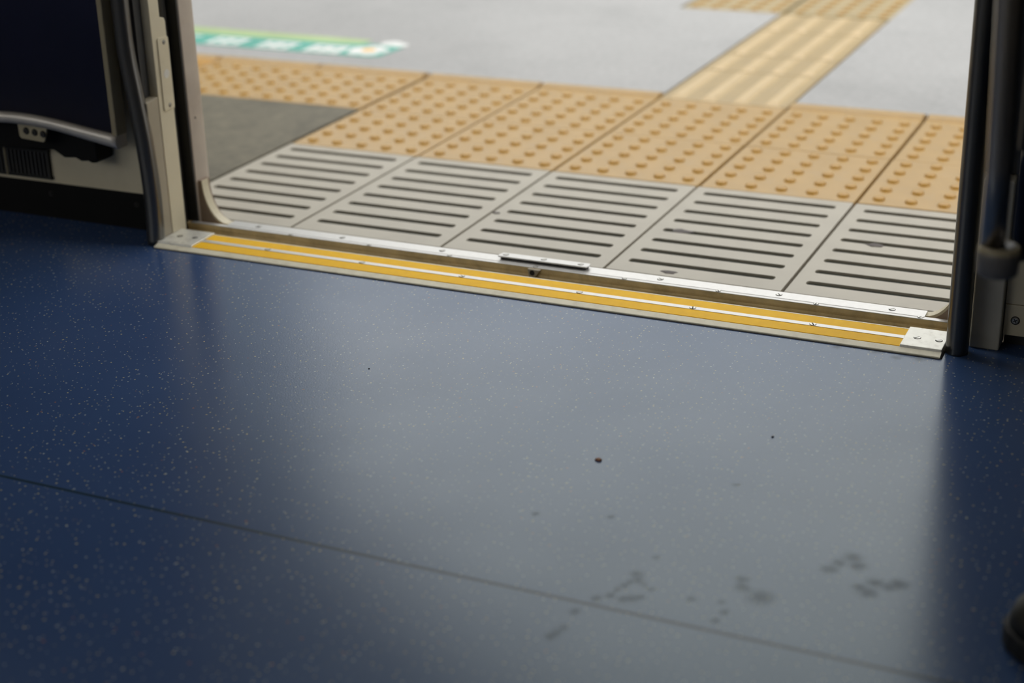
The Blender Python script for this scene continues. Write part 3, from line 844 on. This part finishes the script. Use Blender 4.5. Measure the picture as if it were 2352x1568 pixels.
new_obj('sole', bm, M['sole'], shoe, bevel=0.004)
bm = bmesh.new()
add_tube(bm, [Vector((-0.050, 0.0455 * math.cos(t), 0.022 + 0.0475 * max(0, math.sin(t)) ** 0.8)) for t in [math.pi * i / 16 for i in range(17)]], 0.0016, 8)
new_obj('toe_seam', bm, M['shoe'], shoe)
shoe.rotation_euler = (0, 0, math.radians(-6))

# ================================================================== SMALL THINGS LYING ABOUT
def blob(name, c, rx, ry, h, mat, seed, n=14):
    rnd = random.Random(seed)
    bm = bmesh.new()
    fr = [(1.0, 0.0), (0.92, 0.55), (0.6, 0.9)]
    wob = [rnd.uniform(0.78, 1.18) for _ in range(n)]
    rings = [[bm.verts.new((rx * s * wob[k] * math.cos(2 * math.pi * k / n), ry * s * wob[k] * math.sin(2 * math.pi * k / n), h * t)) for k in range(n)] for s, t in fr]
    for a, b in zip(rings, rings[1:]):
        for k in range(n):
            f = bm.faces.new((a[k], a[(k + 1) % n], b[(k + 1) % n], b[k])); f.smooth = True
    bm.faces.new(rings[-1]); bm.faces.new(rings[0][::-1])
    bmesh.ops.recalc_face_normals(bm, faces=bm.faces)
    o = new_obj(name, bm, mat)
    o.location = c
    return o
tag(blob('chewing_gum', (1.006, -0.4655, ZP), 0.015, 0.0075, 0.0012, M['gum'], 1), 'flattened dark gum by the front edge of the fourth grating from the left', 'gum', 'gum on the gratings')
tag(blob('chewing_gum', (0.958, -0.262, ZP), 0.019, 0.011, 0.0010, M['gum'], 2), 'grey gum smear beside a slot in the middle of the fourth grating', 'gum', 'gum on the gratings')
tag(blob('chewing_gum', (1.285, -0.217, ZP), 0.016, 0.009, 0.0010, M['gum'], 3), 'grey gum smear on the rightmost grating beside the steel pole', 'gum', 'gum on the gratings')
tag(blob('chewing_gum', (0.611, -0.281, ZP), 0.008, 0.006, 0.0010, M['gum'], 4), 'small dark gum dot at the left edge of the third grating', 'gum', 'gum on the gratings')
tag(blob('crumb', (1.165, -1.173, 0.0), 0.0042, 0.0034, 0.0030, M['crumb'], 5, 9), 'brown crumb lying alone in the middle of the blue floor', 'crumb')
tag(blob('grit_speck', (1.342, -1.033, 0.0), 0.0018, 0.0022, 0.0016, M['speck'], 6, 8), 'tiny black grit speck on the floor right of the brown crumb', 'speck', 'black grit on the floor')
tag(blob('grit_speck', (0.766, -1.030, 0.0), 0.0014, 0.0014, 0.0012, M['speck'], 7, 8), 'tiny black grit speck on the floor left of the brown crumb', 'speck', 'black grit on the floor')

# ---- printed sign lying on the platform beyond the tactile row
sign = thing('floor_sign', 'green and lime printed sign with white characters flat on the platform', 'sign', (-0.6, 0.87, ZP))
def SG(o):
    o.matrix_parent_inverse = Matrix.Translation((0.6, -0.87, -ZP)); return o
z1, z2, z3 = ZP + 0.0012, ZP + 0.0018, ZP + 0.0024
SG(prism('teal_band', [(-1.5, 0.765), (-0.245, 0.775), (-0.222, 0.79), (-0.212, 0.905), (-0.24, 0.915), (-1.5, 0.885)], 'z', ZP, z1, M['teal'], sign))
SG(prism('lime_band', [(-1.5, 0.875), (-0.40, 0.895), (-0.34, 0.905), (-0.335, 0.955), (-1.5, 0.965)], 'z', ZP, z1 + 0.0003, M['lime'], sign))
def glyph(xc, yc, w, h, strokes):
    bm = bmesh.new()
    for i, (x0, x1, y0, y1) in enumerate(strokes):
        add_box(bm, xc + (x0 - .5) * w, xc + (x1 - .5) * w, yc + (y0 - .5) * h, yc + (y1 - .5) * h, ZP + 0.0002, z2 + 0.00006 * i)
    return SG(new_obj('character', bm, M['white_print'], sign))
glyph(-0.708, 0.824, 0.100, 0.085, [(0, 1, .82, 1), (0, 1, 0, .16), (0, .16, 0, 1), (.84, 1, 0, 1), (.1, .9, .42, .58), (.42, .58, .1, .9)])
glyph(-0.551, 0.822, 0.105, 0.085, [(0, 1, .80, .98), (0, 1, .40, .58), (.05, .95, 0, .18), (.40, .60, 0, 1), (0.05, .22, .3, .9), (.8, .96, .05, .9)])
glyph(-0.398, 0.822, 0.105, 0.085, [(0, 1, .78, 1), (0, 1, .36, .56), (0, .2, 0, 1), (.8, 1, 0, 1), (.4, .6, 0, .95), (.1, .9, .05, .25)])
glyph(-0.865, 0.826, 0.100, 0.085, [(0, 1, .78, .95), (.1, .9, .40, .55), (0, 1, 0, .16), (.42, .58, 0, 1)])
bm = bmesh.new()
for k in range(5):
    a = 2 * math.pi * k / 5 + 0.3
    add_disc(bm, (-0.283 + 0.032 * math.cos(a), 0.838 + 0.034 * math.sin(a), ZP + 0.0003), 0.025, 0.0016 + 0.00006 * k, 16)
SG(new_obj('flower_petals', bm, M['white_print'], sign))
bm = bmesh.new(); add_disc(bm, (-0.283, 0.842, ZP + 0.0003), 0.019, 0.0025, 16)
SG(new_obj('flower_centre', bm, M['orange_print'], sign))
bm = bmesh.new(); add_disc(bm, (-0.262, 0.930, ZP + 0.0003), 0.030, 0.0018, 18); add_disc(bm, (-0.232, 0.922, ZP + 0.0002), 0.022, 0.0017, 18)
SG(new_obj('cloud_mark', bm, M['white_print'], sign))
stud0_bm.free()
